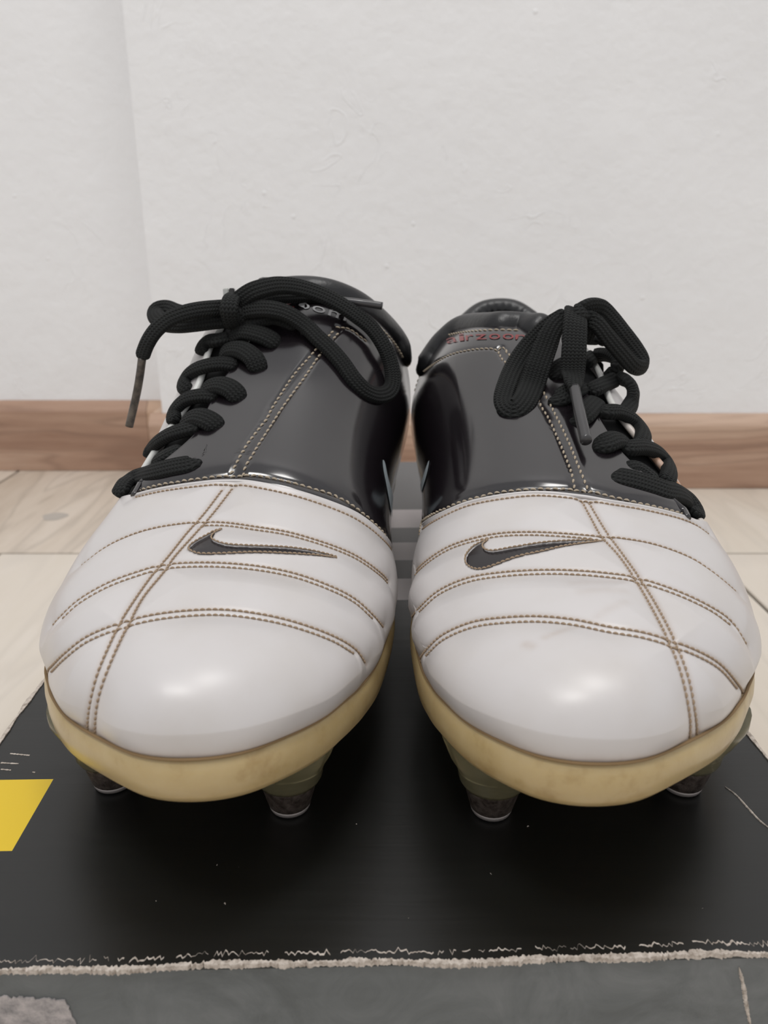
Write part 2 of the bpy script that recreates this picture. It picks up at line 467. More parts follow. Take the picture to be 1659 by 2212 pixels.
# worn paper along the lid's front edge: an uneven bead of torn fibre
def torn(name, P0, P1, n, wmin, wmax, axis, lift=0.0004, jit=.0005, z0=BH, prob=9.0):
    P0, P1 = np.array(P0), np.array(P1)
    V = []; F = []
    T = unit(P1 - P0)
    kern = np.exp(-.5 * (np.arange(-9, 10) / 3.0) ** 2); kern /= kern.sum()
    HH = []
    rnd = np.convolve(rng.random(n + 18), kern, 'valid'); rnd = np.clip((rnd - .5) * 3.2 + .5, 0.05, 1.2)
    for i in range(n):
        t = i / (n - 1)
        c = P0 + (P1 - P0) * t
        wob = .0003 * math.sin(t * 17 + 1) + .0002 * math.sin(t * 41) + random.gauss(0, jit * .12)
        h = (wmin + (wmax - wmin) * rnd[i]) * random.uniform(.93, 1.07)
        if rnd[(i * 3 + 40) % n] > prob: h = 0
        HH.append(h)
        ax = np.array(axis)
        a = c + ax * (wob - h * .5); b = c + ax * (wob + h * .5)
        V += [tuple(a + np.array([0, 0, -.0007])), tuple(a + np.array([0, 0, lift * random.uniform(.65, 1)])), tuple(b + np.array([0, 0, lift * random.uniform(.65, 1)])), tuple(b + np.array([0, 0, -.0007]))]
    for i in range(n - 1):
        if HH[i] == 0 or HH[i + 1] == 0: continue
        for j in range(4):
            F.append((i * 4 + j, i * 4 + (j + 1) % 4, (i + 1) * 4 + (j + 1) % 4, (i + 1) * 4 + j))
    return bpart(name, V, F, 'torn_paper')
torn('torn_edge', (bx0, by0 - .0004, BH), (bx1, by0 - .0004, BH), 700, .0003, .0012, (0, 1, 0), .0005, .0012)
torn('torn_edge', (bx0, by0 + .0016, BH - .0001), (bx1, by0 + .0021, BH - .0001), 520, .00004, .0004, (0, 1, 0), .0002, .0030, prob=.8)
torn('torn_edge', (bx0, by0, BH), (bx0, by1, BH), 400, .0003, .0014, (1, 0, 0), .0004)
torn('torn_edge', (bx1, by0, BH), (bx1, by1, BH), 400, .0003, .0016, (1, 0, 0), .0004)
# cracks and scuffs: thin raised slivers of bare paper
def sliver(name, pix, wd, m='torn_paper', n=60, z=BH, plane='top', jit=.35):
    P = catmull(np.array(pix, float), n)
    V = []; F = []
    for i, (px, py) in enumerate(P):
        if plane == 'top': x, y = bxy(px, py); c = np.array([x, y, z])
        else:
            d = ray(px, py)
            # meet the front face of the lid
            nrm = np.array([-sb_, cb, 0]); t = (by0 - nrm @ CAM) / (nrm @ d); p = CAM + d * t
            c = np.array([p[0] * cb + p[1] * sb_, by0, p[2]])
        e = math.sin(math.pi * i / (n - 1)) ** .5
        h = wd * e * random.uniform(1 - jit, 1 + jit) / 2
        if plane == 'top': V += [(c[0] - h, c[1], c[2] - .0002), (c[0] - h * .4, c[1], c[2] + .00025), (c[0] + h * .4, c[1], c[2] + .00025), (c[0] + h, c[1], c[2] - .0002)]
        else: V += [(c[0] - h, c[1] + .0002, c[2]), (c[0] - h * .4, c[1] - .0003, c[2]), (c[0] + h * .4, c[1] - .0003, c[2]), (c[0] + h, c[1] + .0002, c[2])]
    for i in range(n - 1):
        for j in range(3): F.append((i * 4 + j, i * 4 + j + 1, (i + 1) * 4 + j + 1, (i + 1) * 4 + j))
    return bpart(name, V, F, m)
sliver('lid_crack', [(1566, 1700), (1590, 1718), (1615, 1745), (1640, 1772), (1662, 1790)], .0006)
sliver('lid_crease', [(1596, 2088), (1606, 2130), (1612, 2170), (1622, 2220)], .0012, plane='front')
for q in ([(22, 1628), (64, 1632)], [(2, 1648), (40, 1650)], [(70, 1668), (76, 1669)], [(2, 1662), (24, 1664)]):
    a, b = q
    P = [(a[0] + (b[0] - a[0]) * t, a[1] + (b[1] - a[1]) * t) for t in (0, .5, 1)]
    n = 20; V = []; F = []
    for i in range(n):
        t = i / (n - 1); x, y = bxy(a[0] + (b[0] - a[0]) * t, a[1] + (b[1] - a[1]) * t)
        h = .00022 * random.uniform(.3, 1.3)
        V += [(x, y - h, BH + .00008), (x, y + h, BH + .00008), (x, y + h, BH - .0002), (x, y - h, BH - .0002)]
    for i in range(n - 1):
        for j in range(4): F.append((i * 4 + j, i * 4 + (j + 1) % 4, (i + 1) * 4 + (j + 1) % 4, (i + 1) * 4 + j))
    bpart('scuff', V, F, 'torn_paper')
# peeled patch low on the front
Vp = []; pp = catmull(np.array([(-6, 2160), (40, 2153), (90, 2156), (128, 2158), (150, 2168), (156, 2190), (166, 2206), (160, 2232), (60, 2240), (-6, 2238)], float), 90, closed=True)
pp = pp + rng.normal(0, 1.6, pp.shape)
for i, (px, py) in enumerate(pp):
    d = ray(px - 3, py); nrm = np.array([-sb_, cb, 0]); t = (by0 - nrm @ CAM) / (nrm @ d); p = CAM + d * t
    Vp.append((p[0] * cb + p[1] * sb_, by0 - .00025, p[2]))
Vp += [(x, by0 + .0003, z) for x, y, z in Vp]
k = len(pp)
bpart('peeled_patch', Vp, [tuple(range(k))] + [(i, i + k, (i + 1) % k + k, (i + 1) % k) for i in range(k)], 'peeled_card')
# crumbs of dust on the lid
for (px, py, s) in ((470, 1868, .00035), (485, 1952, .0005), (515, 1874, .0003), (1140, 1786, .0006), (1060, 1888, .0004), (1518, 1963, .0004), (883, 1984, .0004), (770, 1780, .0003), (336, 1947, .0003)):
    x, y = bxy(px, py)
    V = [(x + random.uniform(-s, s), y + random.uniform(-s, s), BH - .0001) for _ in range(3)] + [(x, y, BH + s * .7)]
    bpart('crumb', V, [(0, 1, 2), (0, 1, 3), (1, 2, 3), (2, 0, 3)], 'torn_paper')

# ------------------------------------------------------------------ boots
FEATHER = np.array([(.036, .1150, .0406), (.0455, .1168, .0402), (.0558, .1238, .0390), (.0653, .1325, .0370), (.0722, .141, .0357), (.0778, .150, .0337),
    (.0855, .165, .031), (.0917, .19, .0285), (.0925, .21, .027), (.0895, .24, .027), (.083, .27, .028), (.078, .30, .029), (.0755, .34, .03), (.072, .37, .03),
    (.060, .392, .03), (.041, .4, .03), (.022, .392, .03), (.011, .37, .03), (.008, .34, .03), (.010, .30, .029), (.010, .27, .028), (.007, .24, .027),
    (.004, .21, .027), (.0035, .19, .0285), (.0055, .165, .031), (.0083, .15, .0337), (.011, .141, .0357), (.0148, .1325, .0370), (.0205, .1238, .0390), (.0275, .1175, .0401)])
FE = catmull(FEATHER, 600, closed=True)
Z0, ZL = 0.1150, 0.1950
_tip = int(np.argmin(FE[:, 1]))
FR = np.roll(FE, -_tip, 0)
_heel = int(np.argmax(FR[:, 1]))
_lat, _med = FR[:_heel + 1], np.vstack([FR[_heel:], FR[:1]])[::-1]
def toZ(u): return Z0 + ZL * np.asarray(u) ** 2
def toU(Z): return np.sqrt(np.maximum(np.asarray(Z) - Z0, 0) / ZL)
def feather(u):
    Z = toZ(u)
    xl = np.interp(toU(Z), toU(_lat[:, 1]), _lat[:, 0]); zf = np.interp(Z, _lat[:, 1], _lat[:, 2])
    xm = np.interp(toU(Z), toU(_med[:, 1]), _med[:, 0])
    return xm, xl, zf
def XM(Z): return .0012 + (np.asarray(Z) - .115) * .05

# stations: Z, crown z, crown x, exponent medial, exponent lateral, bulge medial, bulge lateral, widening at mid height (med, lat)
ST = {
 'R': np.array([
  (.1150, .0406, .038, 2.0, 2.0, .000, .000),
  (.1163, .0476, .039, 2.1, 2.1, .0005, .0005),
  (.1190, .0515, .040, 2.2, 2.2, .001, .001),
  (.1245, .0545, .041, 2.3, 2.3, .0015, .0012),
  (.1320, .0562, .0425, 2.3, 2.35, .002, .0012),
  (.1450, .0575, .044, 2.3, 2.35, .002, .001),
  (.1650, .0592, .045, 2.2, 2.3, .0025, .001),
  (.1850, .0620, .045, 2.2, 2.25, .0025, .001),
  (.2050, .0680, .044, 2.2, 2.3, .002, .000),
  (.2250, .0760, .042, 2.2, 2.5, .002, -.003),
  (.2450, .0845, .040, 2.3, 2.8, .003, -.008),
  (.2650, .0940, .037, 2.5, 3.0, .006, -.014),
  (.2800, .1005, .035, 2.7, 3.0, .009, -.016),
  (.3100, .1020, .035, 2.8, 3.0, .010, -.014)])}
ST['L'] = ST['R'].copy()
ST['R'][9:, 6] += np.array([.003, .006, .008, .008, .006])
ST['L'][9:, 6] += np.array([.001, .005, .010, .012, .012]); ST['L'][9:, 4] += np.array([0, .4, 1.0, 1.3, 1.3])
for r_, dz in zip(ST['L'], (0, 0, 0, 0, 0, 0, 0, 0, .0, .001, .003, .008, .0130, .015)): r_[1] += dz
DX = {'L': 0.0004, 'R': 0.0004}
DY = {'L': .0012, 'R': 0.0}
SIDE = {'L': -1.0, 'R': 1.0}

def surf(b, u, t):
    """point on boot b's upper: u along from toe, t across (0 lateral edge, 1 medial edge)"""
    u, t = np.broadcast_arrays(np.asarray(u, float), np.asarray(t, float))
    Z = toZ(u)
    S = ST[b]; su = toU(S[:, 0])
    zc, xc, nm, nl, bm_, bl = (np.interp(u, _US, _SM[b][:, k]) for k in range(6))
    xm, xl, zf = feather(u)
    xc = np.clip(xc, xm, xl)
    zc = np.maximum(zc, zf)
    a = math.pi * t
    ca, sa = np.cos(a), np.abs(np.sin(a))
    lat = ca > 0
    n = np.where(lat, nl, nm)
    cc = np.abs(ca) ** (2 / n); ss = sa ** (2 / n)
    bul = np.where(lat, bl, bm_) * 4 * ss * (1 - ss) * np.where(ss < .5, 1, 1)
    half = np.where(lat, xl - xc, xc - xm)
    x = xc + np.where(lat, 1, -1) * (half * cc + bul * np.minimum(1, cc * 1.6))
    z = zf + (zc - zf) * ss
    xw = XM(Z) + SIDE[b] * (x + DX[b])
    return np.stack([xw, Z + DY[b], BH + z], -1)

_US = np.linspace(0, 1, 400)
_SM = {}
for b_ in 'LR':
    S = ST[b_]; su = toU(S[:, 0])
    # smooth interpolation of the stations
    cols = []
    for k in range(1, 7):
        y = np.interp(_US, su, S[:, k])
        ker = np.exp(-.5 * (np.arange(-24, 25) / 9.0) ** 2); ker /= ker.sum()
        yp = np.r_[2 * y[0] - y[24:0:-1], y, 2 * y[-1] - y[-2:-26:-1]]
        cols.append(np.convolve(yp, ker, 'valid'))
    _SM[b_] = np.stack(cols, 1)

def normal(b, u, t, e=1e-3):
    u = np.asarray(u, float); t = np.asarray(t, float)
    du = surf(b, np.minimum(u + e, 1), t) - surf(b, np.maximum(u - e, .004), t)
    dt = surf(b, u, np.minimum(t + e, 1)) - surf(b, u, np.maximum(t - e, 0))
    n = np.cross(du, dt) * SIDE[b]
    return unit(n)

class Base:
    def __init__(self, b, nu=170, nt=200):
        self.b = b; self.nu, self.nt = nu, nt
        self.u = np.linspace(0.004, 1, nu); self.t = np.linspace(0, 1, nt)
        U, T = np.meshgrid(self.u, self.t, indexing='ij')
        self.P = surf(b, U, T).reshape(-1, 3)
        self.bvh = BVHTree.FromPolygons([tuple(p) for p in self.P], grid_faces(nu, nt))
        d = self.P - CAM
        a = math.pi / 2 - PITCH; c, s = math.cos(a), math.sin(a)
        yc = c * d[:, 1] * 0 + 0
        cx = d[:, 0]; cy = c * d[:, 1] + s * d[:, 2]; cz = -s * d[:, 1] + c * d[:, 2]
        self.px = CX + FPX * cx / -cz; self.py = CY - FPX * cy / -cz
        N = normal(b, U, T).reshape(-1, 3)
        self.front = (N * d).sum(1) < 0
    def hit(self, px, py):
        d = ray(px, py)
        loc, n, fi, dist = self.bvh.ray_cast(Vector(CAM), Vector(d))
        if loc is None:
            m = np.where(self.front)[0]
            k = m[np.argmin((self.px[m] - px) ** 2 + (self.py[m] - py) ** 2)]
            return self.u[k // self.nt], self.t[k % self.nt]
        i, j = divmod(fi, self.nt - 1)
        p00 = self.P[i * self.nt + j]; p10 = self.P[(i + 1) * self.nt + j]; p01 = self.P[i * self.nt + j + 1]; p11 = self.P[(i + 1) * self.nt + j + 1]
        loc = np.array(loc); r, s = .5, .5
        for _ in range(6):
            q = p00 * (1 - r) * (1 - s) + p10 * r * (1 - s) + p01 * (1 - r) * s + p11 * r * s
            Ju = (p10 - p00) * (1 - s) + (p11 - p01) * s; Jt = (p01 - p00) * (1 - r) + (p11 - p10) * r
            A = np.stack([Ju, Jt], 1); dl, *_ = np.linalg.lstsq(A, loc - q, rcond=None)
            r = min(max(r + dl[0], 0), 1); s = min(max(s + dl[1], 0), 1)
        return self.u[i] + r * (self.u[i + 1] - self.u[i]), self.t[j] + s * (self.t[j + 1] - self.t[j])
    def line(self, pix, n=160):
        P = catmull(np.array(pix, float), n)
        return np.array([self.hit(x, y) for x, y in P])

# ---- measured seams (pixels of the photograph), traced onto the leather below
PX = {
 'L': dict(
  edge=[(262, 1084), (294, 1072), (353, 1058), (426, 1047), (485, 1042), (548, 1045), (646, 1066), (743, 1100), (792, 1128), (831, 1164), (845, 1188)],
  wrow=[(294, 1076), (353, 1063), (426, 1053), (485, 1049), (548, 1054), (646, 1076), (743, 1111), (792, 1139), (831, 1173), (843, 1190)],
  brow=[(294, 1064), (353, 1049), (431, 1037), (499, 1031), (558, 1031), (646, 1049), (734, 1079), (782, 1111), (821, 1147), (840, 1176)],
  s1=[(175, 1222), (221, 1186), (265, 1162), (319, 1143), (377, 1132), (431, 1127), (490, 1128), (548, 1136), (622, 1148), (695, 1169), (753, 1191), (792, 1213), (827, 1240), (840, 1256)],
  s2=[(113, 1351), (133, 1328), (172, 1293), (231, 1259), (294, 1235), (353, 1219), (426, 1214), (499, 1216), (573, 1224), (646, 1240), (719, 1267), (768, 1293), (807, 1328), (829, 1355)],
  s3=[(96, 1456), (109, 1440), (138, 1411), (187, 1374), (255, 1346), (329, 1327), (412, 1317), (490, 1316), (573, 1327), (646, 1345), (719, 1372), (768, 1401), (792, 1435)],
  ca=[(480, 1057), (441, 1108), (402, 1152), (363, 1201), (333, 1235), (294, 1289), (260, 1342), (236, 1391), (211, 1450), (197, 1499), (188, 1552), (187, 1606)],
  cb=[(502, 1054), (460, 1108), (421, 1152), (377, 1201), (353, 1235), (309, 1289), (280, 1342), (253, 1396), (228, 1455), (211, 1508), (204, 1557), (203, 1613)],
  sw=[(480, 1147), (451, 1161), (425, 1172), (411, 1181), (408, 1190), (421, 1199), (451, 1201), (548, 1200), (621, 1204), (670, 1208), (724, 1211), (670, 1198), (597, 1191), (500, 1186), (467, 1179), (457, 1171), (463, 1160)],
  va=[(500, 1030), (510, 1011), (535, 968), (564, 928), (595, 878), (634, 818), (669, 775), (691, 748), (712, 726), (722, 711)],
  vb=[(524, 1030), (531, 1014), (550, 984), (581, 935), (613, 884), (658, 820), (683, 781), (701, 758), (720, 734), (733, 718)],
  panel=[(722, 711), (733, 713), (746, 715), (759, 721), (773, 732), (789, 744)],
  vedge=[(285, 1066), (330, 1030), (391, 984), (416, 943), (456, 891), (490, 832), (520, 778), (540, 735), (552, 700)],
  wedge=[(262, 1080), (290, 1030), (318, 992), (352, 961), (385, 912), (404, 880), (425, 833), (440, 790), (455, 755), (470, 715)],
  rim=[(520, 673), (560, 647), (620, 632), (690, 633), (750, 651), (800, 681), (845, 723), (872, 763), (883, 803)],
  msw=[(818, 996), (823, 1003), (829, 1030), (838, 1060), (845, 1078), (850, 1060), (856, 1040), (852, 1070), (846, 1110), (842, 1130), (836, 1100), (826, 1050), (819, 1015)]),
 'R': dict(
  edge=[(1506, 1130), (1459, 1114), (1386, 1097), (1313, 1085), (1255, 1075), (1167, 1067), (1094, 1072), (1021, 1086), (972, 1104), (923, 1129), (890, 1161), (881, 1178)],
  wrow=[(1528, 1156), (1498, 1135), (1459, 1120), (1386, 1103), (1313, 1091), (1255, 1081), (1167, 1073), (1094, 1079), (1021, 1092), (972, 1111), (923, 1138), (887, 1173)],
  brow=[(1479, 1115), (1435, 1103), (1362, 1086), (1279, 1066), (1230, 1060), (1152, 1060), (1084, 1066), (1021, 1080), (972, 1097), (923, 1120), (890, 1150)],
  s1=[(884, 1257), (904, 1225), (948, 1191), (996, 1169), (1069, 1152), (1143, 1148), (1216, 1151), (1289, 1157), (1338, 1161), (1411, 1174), (1484, 1200), (1533, 1230), (1581, 1269), (1596, 1286)],
  s2=[(889, 1335), (904, 1313), (948, 1274), (1011, 1247), (1084, 1235), (1167, 1230), (1240, 1231), (1313, 1237), (1377, 1247), (1460, 1274), (1533, 1308), (1581, 1342), (1616, 1396)],
  s3=[(901, 1432), (918, 1405), (957, 1369), (1021, 1342), (1094, 1332), (1167, 1330), (1240, 1337), (1313, 1352), (1386, 1364), (1445, 1381), (1508, 1405), (1557, 1434), (1596, 1478), (1610, 1506)],
  ca=[(1257, 1081), (1279, 1122), (1299, 1157), (1338, 1200), (1372, 1249), (1401, 1298), (1430, 1352), (1455, 1405), (1474, 1459), (1486, 1512), (1493, 1566), (1489, 1625)],
  cb=[(1272, 1084), (1290, 1115), (1313, 1152), (1345, 1195), (1380, 1244), (1414, 1298), (1445, 1355), (1470, 1410), (1490, 1469), (1502, 1532), (1507, 1581), (1502, 1620)],
  sw=[(1303, 1168), (1191, 1196), (1118, 1210), (1060, 1227), (1030, 1232), (1013, 1226), (1010, 1214), (1018, 1196), (1030, 1181), (1055, 1166), (1045, 1181), (1050, 1195), (1069, 1199), (1118, 1191), (1191, 1178)],
  va=[(1242, 1060), (1228, 1017), (1205, 960), (1180, 905), (1150, 850), (1120, 810), (1089, 787), (1076, 763)],
  vb=[(1268, 1062), (1250, 1020), (1228, 965), (1202, 910), (1170, 850), (1140, 810), (1102, 775), (1086, 757)],
  panel=[(886, 845), (900, 822), (930, 798), (975, 773), (1022, 762), (1060, 760), (1076, 763), (1086, 757), (1102, 772)],
  vedge=[(1490, 1118), (1440, 1080), (1385, 1035), (1340, 985), (1305, 930), (1270, 880), (1240, 820), (1215, 760), (1200, 720)],
  wedge=[(1508, 1122), (1480, 1060), (1450, 1030), (1401, 997), (1368, 948), (1345, 905), (1320, 860), (1290, 800), (1265, 750), (1250, 710)],
  rim=[(1215, 735), (1185, 718), (1120, 708), (1065, 707), (1000, 711), (945, 724), (912, 748), (893, 778), (888, 810)],
  msw=[(936, 997), (931, 1006), (920, 1035), (908, 1060), (897, 1082), (893, 1060), (891, 1020), (889, 1050), (888, 1090), (885, 1132), (892, 1120), (907, 1090), (922, 1052), (932, 1020)]),
}

def seg_dist(P, L):
    """distance from points P (n,3) to polyline L (m,3)"""
    best = np.full(len(P), 1e9)
    A, B = L[:-1], L[1:]
    for a, b in zip(A[::2], np.r_[A[2::2], B[-1:]]):
        ab = b - a; l = (ab * ab).sum()
        if l < 1e-14: continue
        t = np.clip(((P - a) @ ab) / l, 0, 1)
        d = np.linalg.norm(P - a - t[:, None] * ab, axis=1)
        best = np.minimum(best, d)
    return best

def stitches(name, P, N, material, parent, pitch=.0014, ln=.00125, r=.00026, lift=.0001, tilt=0.12):
    d = np.r_[0, np.cumsum(np.linalg.norm(np.diff(P, axis=0), axis=1))]
    n = int(d[-1] / pitch)
    s = (np.arange(n) + .5) * pitch
    C = np.stack([np.interp(s, d, P[:, k]) for k in range(3)], 1)
    NN = unit(np.stack([np.interp(s, d, N[:, k]) for k in range(3)], 1))
    T = unit(np.stack([np.interp(s + 1e-4, d, P[:, k]) - np.interp(s - 1e-4, d, P[:, k]) for k in range(3)], 1))
    T = unit(T - (T * NN).sum(1, keepdims=True) * NN)
    B = np.cross(T, NN)
    T = unit(T + B * tilt); B = np.cross(T, NN)
    V = []; F = []
    k = 6
    prof = [(-.5, .25), (-.3, .85), (0, 1.0), (.3, .85), (.5, .25)]
    for c, t, nn, bb in zip(C, T, NN, B):
        o = len(V)
        for q, rr in prof:
            drop = -r * .9 * (2 * q) ** 2
            for j in range(k):
                a = 2 * math.pi * j / k
                V.append(c + t * (q * ln) + nn * (lift + drop + math.sin(a) * r * rr) + bb * (math.cos(a) * r * rr))
        for i in range(4):
            for j in range(k): F.append((o + i * k + j, o + i * k + (j + 1) % k, o + (i + 1) * k + (j + 1) % k, o + (i + 1) * k + j))
    return obj(name, V, F, material, parent, kind='stuff')

def in_poly(x, y, poly):
    c = np.zeros(len(x), bool); n = len(poly)
    for i in range(n):
        x1, y1 = poly[i]; x2, y2 = poly[(i + 1) % n]
        m = ((y1 > y) != (y2 > y)) & (x < (x2 - x1) * (y - y1) / (y2 - y1 + 1e-15) + x1)
        c ^= m
    return c

def patch(name, base, pix, material, parent, disp, lift, n=120, closed_smooth=True, sharp=()):
    """a thin inlay that follows the upper; outline given on the leather"""
    b = base.b
    out = catmull(np.array(pix, float), n, closed=True)
    UT = np.array([base.hit(x, y) for x, y in out])
    sc = np.array([1.0, 1.0])
    lo, hi = UT.min(0), UT.max(0)
    gu, gt = np.meshgrid(np.linspace(lo[0], hi[0], 40), np.linspace(lo[1], hi[1], 60), indexing='ij')
    ins = in_poly(gu.ravel(), gt.ravel(), UT)
    pts = np.vstack([UT, np.stack([gu.ravel()[ins], gt.ravel()[ins]], 1)])
    edges = [(i, (i + 1) % n) for i in range(n)]
    vo, eo, fo, *_ = delaunay_2d_cdt([Vector(p) for p in pts], edges, [], 1, 1e-7)
    q = np.array([(p.x, p.y) for p in vo])
    V = surf(b, q[:, 0], q[:, 1])
    V = base.snap(q, lift) if disp is None else V + normal(b, q[:, 0], q[:, 1]) * (lift + disp(V, q))[:, None]
    F = [tuple(f) for f in fo if len(f) == 3]
    N0 = normal(b, q[:, 0], q[:, 1])
    # keep faces turned outwards
    F2 = []
    for f in F:
        nn = np.cross(V[f[1]] - V[f[0]], V[f[2]] - V[f[0]])
        F2.append(f if nn @ N0[f[0]] > 0 else f[::-1])
    return obj(name, V, F2, material, parent), UT

def set_float(o, name, vals):
    a = o.data.attributes.new(name, 'FLOAT', 'POINT'); a.data.foreach_set('value', np.asarray(vals, np.float32))

def pt(base, px, py, q, side=0.0):
    """q < 0.1: that far in front of the leather along the view; else the depth itself"""
    d = ray(px, py)
    loc, n, fi, dist = base.bvh.ray_cast(Vector(CAM), Vector(d))
    if q >= .1:
        P = at(px, py, q)
        if loc is not None and np.linalg.norm(P - CAM) > dist - .0045: P = CAM + d * (dist - .0045)
        return P, None
    q = q + .0009
    if loc is None:
        u, t = base.hit(px, py); P = surf(base.b, u, t)
        depth = (P - CAM) @ d
        return CAM + d * (depth - q), normal(base.b, u, t)
    u, t = base.hit(px, py)
    return CAM + d * (dist - q), normal(base.b, u, t)

def lace(base, root, name, pts, wid=.0068, thk=.0030, nref=None, n=None, taper=True, material='lace', parent=None, wl=None):
    P = []; N = []
    for p in pts:
        c, nn = pt(base, *p[:3])
        P.append(c); N.append(nn if (nn is not None and nref is None) else np.array(nref if nref is not None else (0, -.75, .66)))
    P = np.array(P); N = np.array(N)
    L = np.linalg.norm(np.diff(P, axis=0), axis=1).sum()
    n = n or max(16, int(L / .0007))
    W = np.array([p[3] if len(p) > 3 else wid for p in pts], float)
    Q = catmull(np.hstack([P, N, W[:, None]]), n)
    th = np.full(n, thk)
    wv = Q[:, 6].copy()
    if taper:
        sl = np.r_[0, np.cumsum(np.linalg.norm(np.diff(Q[:, :3], axis=0), axis=1))]
        e = np.clip(np.minimum(sl, sl[-1] - sl) / (.42 * wv), 0.02, 1)
        f_ = np.sqrt(1 - (1 - e) ** 2); wv *= f_; th = th * (.45 + .55 * f_)
    V, F, uv = sweep(Q[:, :3], Q[:, 3:6], wv, th, k=16)
    return obj(name, V, F, material, parent or root, uvs=uv)

def build_boot(b, root):
    base = Base(b)
    D = PX[b]; s = SIDE[b]
    L3 = lambda ut, lift=0.0: surf(b, ut[:, 0], ut[:, 1]) + normal(b, ut[:, 0], ut[:, 1]) * lift
    E = base.line(D['edge'])
    o = np.argsort(E[:, 1]); te, ue_ = E[o, 1], E[o, 0]
    sl = (ue_[-1] - ue_[-20]) / max(te[-1] - te[-20], 1e-4)
    def ub(t):
        t = np.asarray(t); r = np.interp(t, te, ue_)
        r = np.where(t > te[-1], np.clip(ue_[-1] + (t - te[-1]) * min(sl, .4), .3, .95), r)
        return np.where(t < te[0], np.minimum(ue_[0] + (te[0] - t) * .5, .95), r)
    lines = {k: base.line(D[k]) for k in ('s1', 's2', 's3', 'ca', 'cb', 'va', 'vb', 'wrow', 'brow', 'panel')}
    def shifted(pix, dx, dy, i0=0, i1=None):
        return base.line([(x + dx, y + dy) for x, y in pix[i0:i1]])
    for key, dy, i0, i1 in (('s1', 7, (5 if b == 'L' else 0), (None if b == 'L' else 8)), ('s2', 9, 1, -1), ('s3', 12, 1, -1)):
        lines[key + 'b'] = shifted(D[key], 0, dy, i0, i1)
    L3D = {k: L3(v) for k, v in lines.items()}
    sw_out = np.array([base.hit(x, y) for x, y in catmull(np.array(D['sw'], float), 120, closed=True)])
    SW3 = surf(b, sw_out[:, 0], sw_out[:, 1]); SW3c = np.vstack([SW3, SW3[:1]])
    def toe_disp(P, U, T, swoosh=True):
        d = np.zeros(len(P))
        dm = np.full(len(P), 1e9)
        for k, wdt, dep in (('s1', .0007, .0003), ('s2', .0007, .0003), ('s3', .0007, .0003), ('s1b', .0007, .0003), ('s2b', .0007, .0003), ('s3b', .0007, .0003), ('ca', .0007, .0003), ('cb', .0007, .0003)):
            q = seg_dist(P, L3D[k]); dm = np.minimum(dm, q)
            d -= dep * np.exp(-(q / wdt) ** 2)
        zz = P[:, 2] - BH - feather(U)[2]
        qe = seg_dist(P, L3D['wrow']); dm = np.minimum(dm, qe + .0022); d -= .0003 * np.exp(-(qe / .0007) ** 2)
        d += .0016 * (1 - np.exp(-(dm / .0048) ** 1.4)) * np.clip(zz / .006, 0, 1)
        if swoosh:
            ins = in_poly(U, T, sw_out); q = seg_dist(P, SW3c)
            d = np.where(ins, d - .0016 * np.clip(q / .0003, 0, 1), d - .0002 * np.exp(-(q / .0004) ** 2))
        return d
    def toe_lift(ut, add=0.0):
        P = surf(b, ut[:, 0], ut[:, 1])
        return P + normal(b, ut[:, 0], ut[:, 1]) * (toe_disp(P, ut[:, 0], ut[:, 1], False) + add)[:, None]
    # --- toe cap
    nu, nt = 250, 330
    Tt = np.linspace(0, 1, nt); rr = np.linspace(0, 1, nu)
    U = .004 + (ub(Tt)[None] - .004) * rr[:, None]; T = np.broadcast_to(Tt, U.shape)
    P = surf(b, U, T).reshape(-1, 3); N = normal(b, U, T).reshape(-1, 3)
    disp = toe_disp(P, U.ravel(), T.ravel())
    roll = np.broadcast_to(rr[:, None], U.shape).ravel()
    toe = obj('toe_cap', P + N * disp[:, None], grid_faces(nu, nt, flip=(s > 0)), 'white_leather', root, label='pearl white quilted toe leather')
    dmin = np.minimum.reduce([seg_dist(P, L3D[k]) for k in ('s1', 's2', 's3', 'ca', 'cb', 'wrow')])
    zf = np.broadcast_to(feather(U)[2], U.shape).ravel() + BH
    dirt = .45 * np.exp(-(dmin / .0007) ** 2) + .55 * np.exp(-((P[:, 2] - zf) / .0022) ** 2) * (U.ravel() < .6)
    if b == 'R':
        for pix, wd, am in (([(1240, 1270), (1340, 1262)], .0016, .12), ([(1255, 1290), (1345, 1285)], .0014, .12), ([(1180, 1388), (1250, 1352)], .0009, .2), ([(1140, 1404), (1150, 1408)], .0011, .26), ([(1290, 1335), (1350, 1310)], .0010, .12)):
            q = seg_dist(P, L3(base.line(pix + [pix[-1]] if len(pix) < 2 else pix, 12))); dirt += am * np.exp(-(q / wd) ** 2)
    set_float(toe, 'dirt', np.clip(dirt, 0, 1))
    # --- swoosh inlay in the toe
    swo, _ = patch('swoosh', base, D['sw'], 'swoosh_black', root, lambda P, q: toe_disp(P, q[:, 0], q[:, 1], False), -.0005)
    swo['label'] = 'dark swoosh inlay stitched into the white toe'
    SWN = normal(b, sw_out[:, 0], sw_out[:, 1])
    stitches('swoosh_border', toe_lift(np.vstack([sw_out, sw_out[:1]]), .0001), np.vstack([SWN, SWN[:1]]), 'thread_brown', swo, pitch=.0012, ln=.00125, r=.00024)
    # --- white lip along the vamp edge
    tt = np.linspace(max(te[0], .02), .995, 300); uu = ub(tt)
    lip = surf(b, uu, tt) + normal(b, uu, tt) * .0004
    V, F, uv = tube(lip, .00055, 8)
    lipo = obj('toe_lip', V, F, 'white_leather', root)
    # --- stitching in the toe
    n_ = lambda ut: normal(b, ut[:, 0], ut[:, 1])
    def snap(ut, add):
        P = L3(ut, .001); N = n_(ut)
        return np.array([np.array(base.vamp.find_nearest(Vector(p))[0]) + n * add for p, n in zip(P, N)])
    base.snap = snap
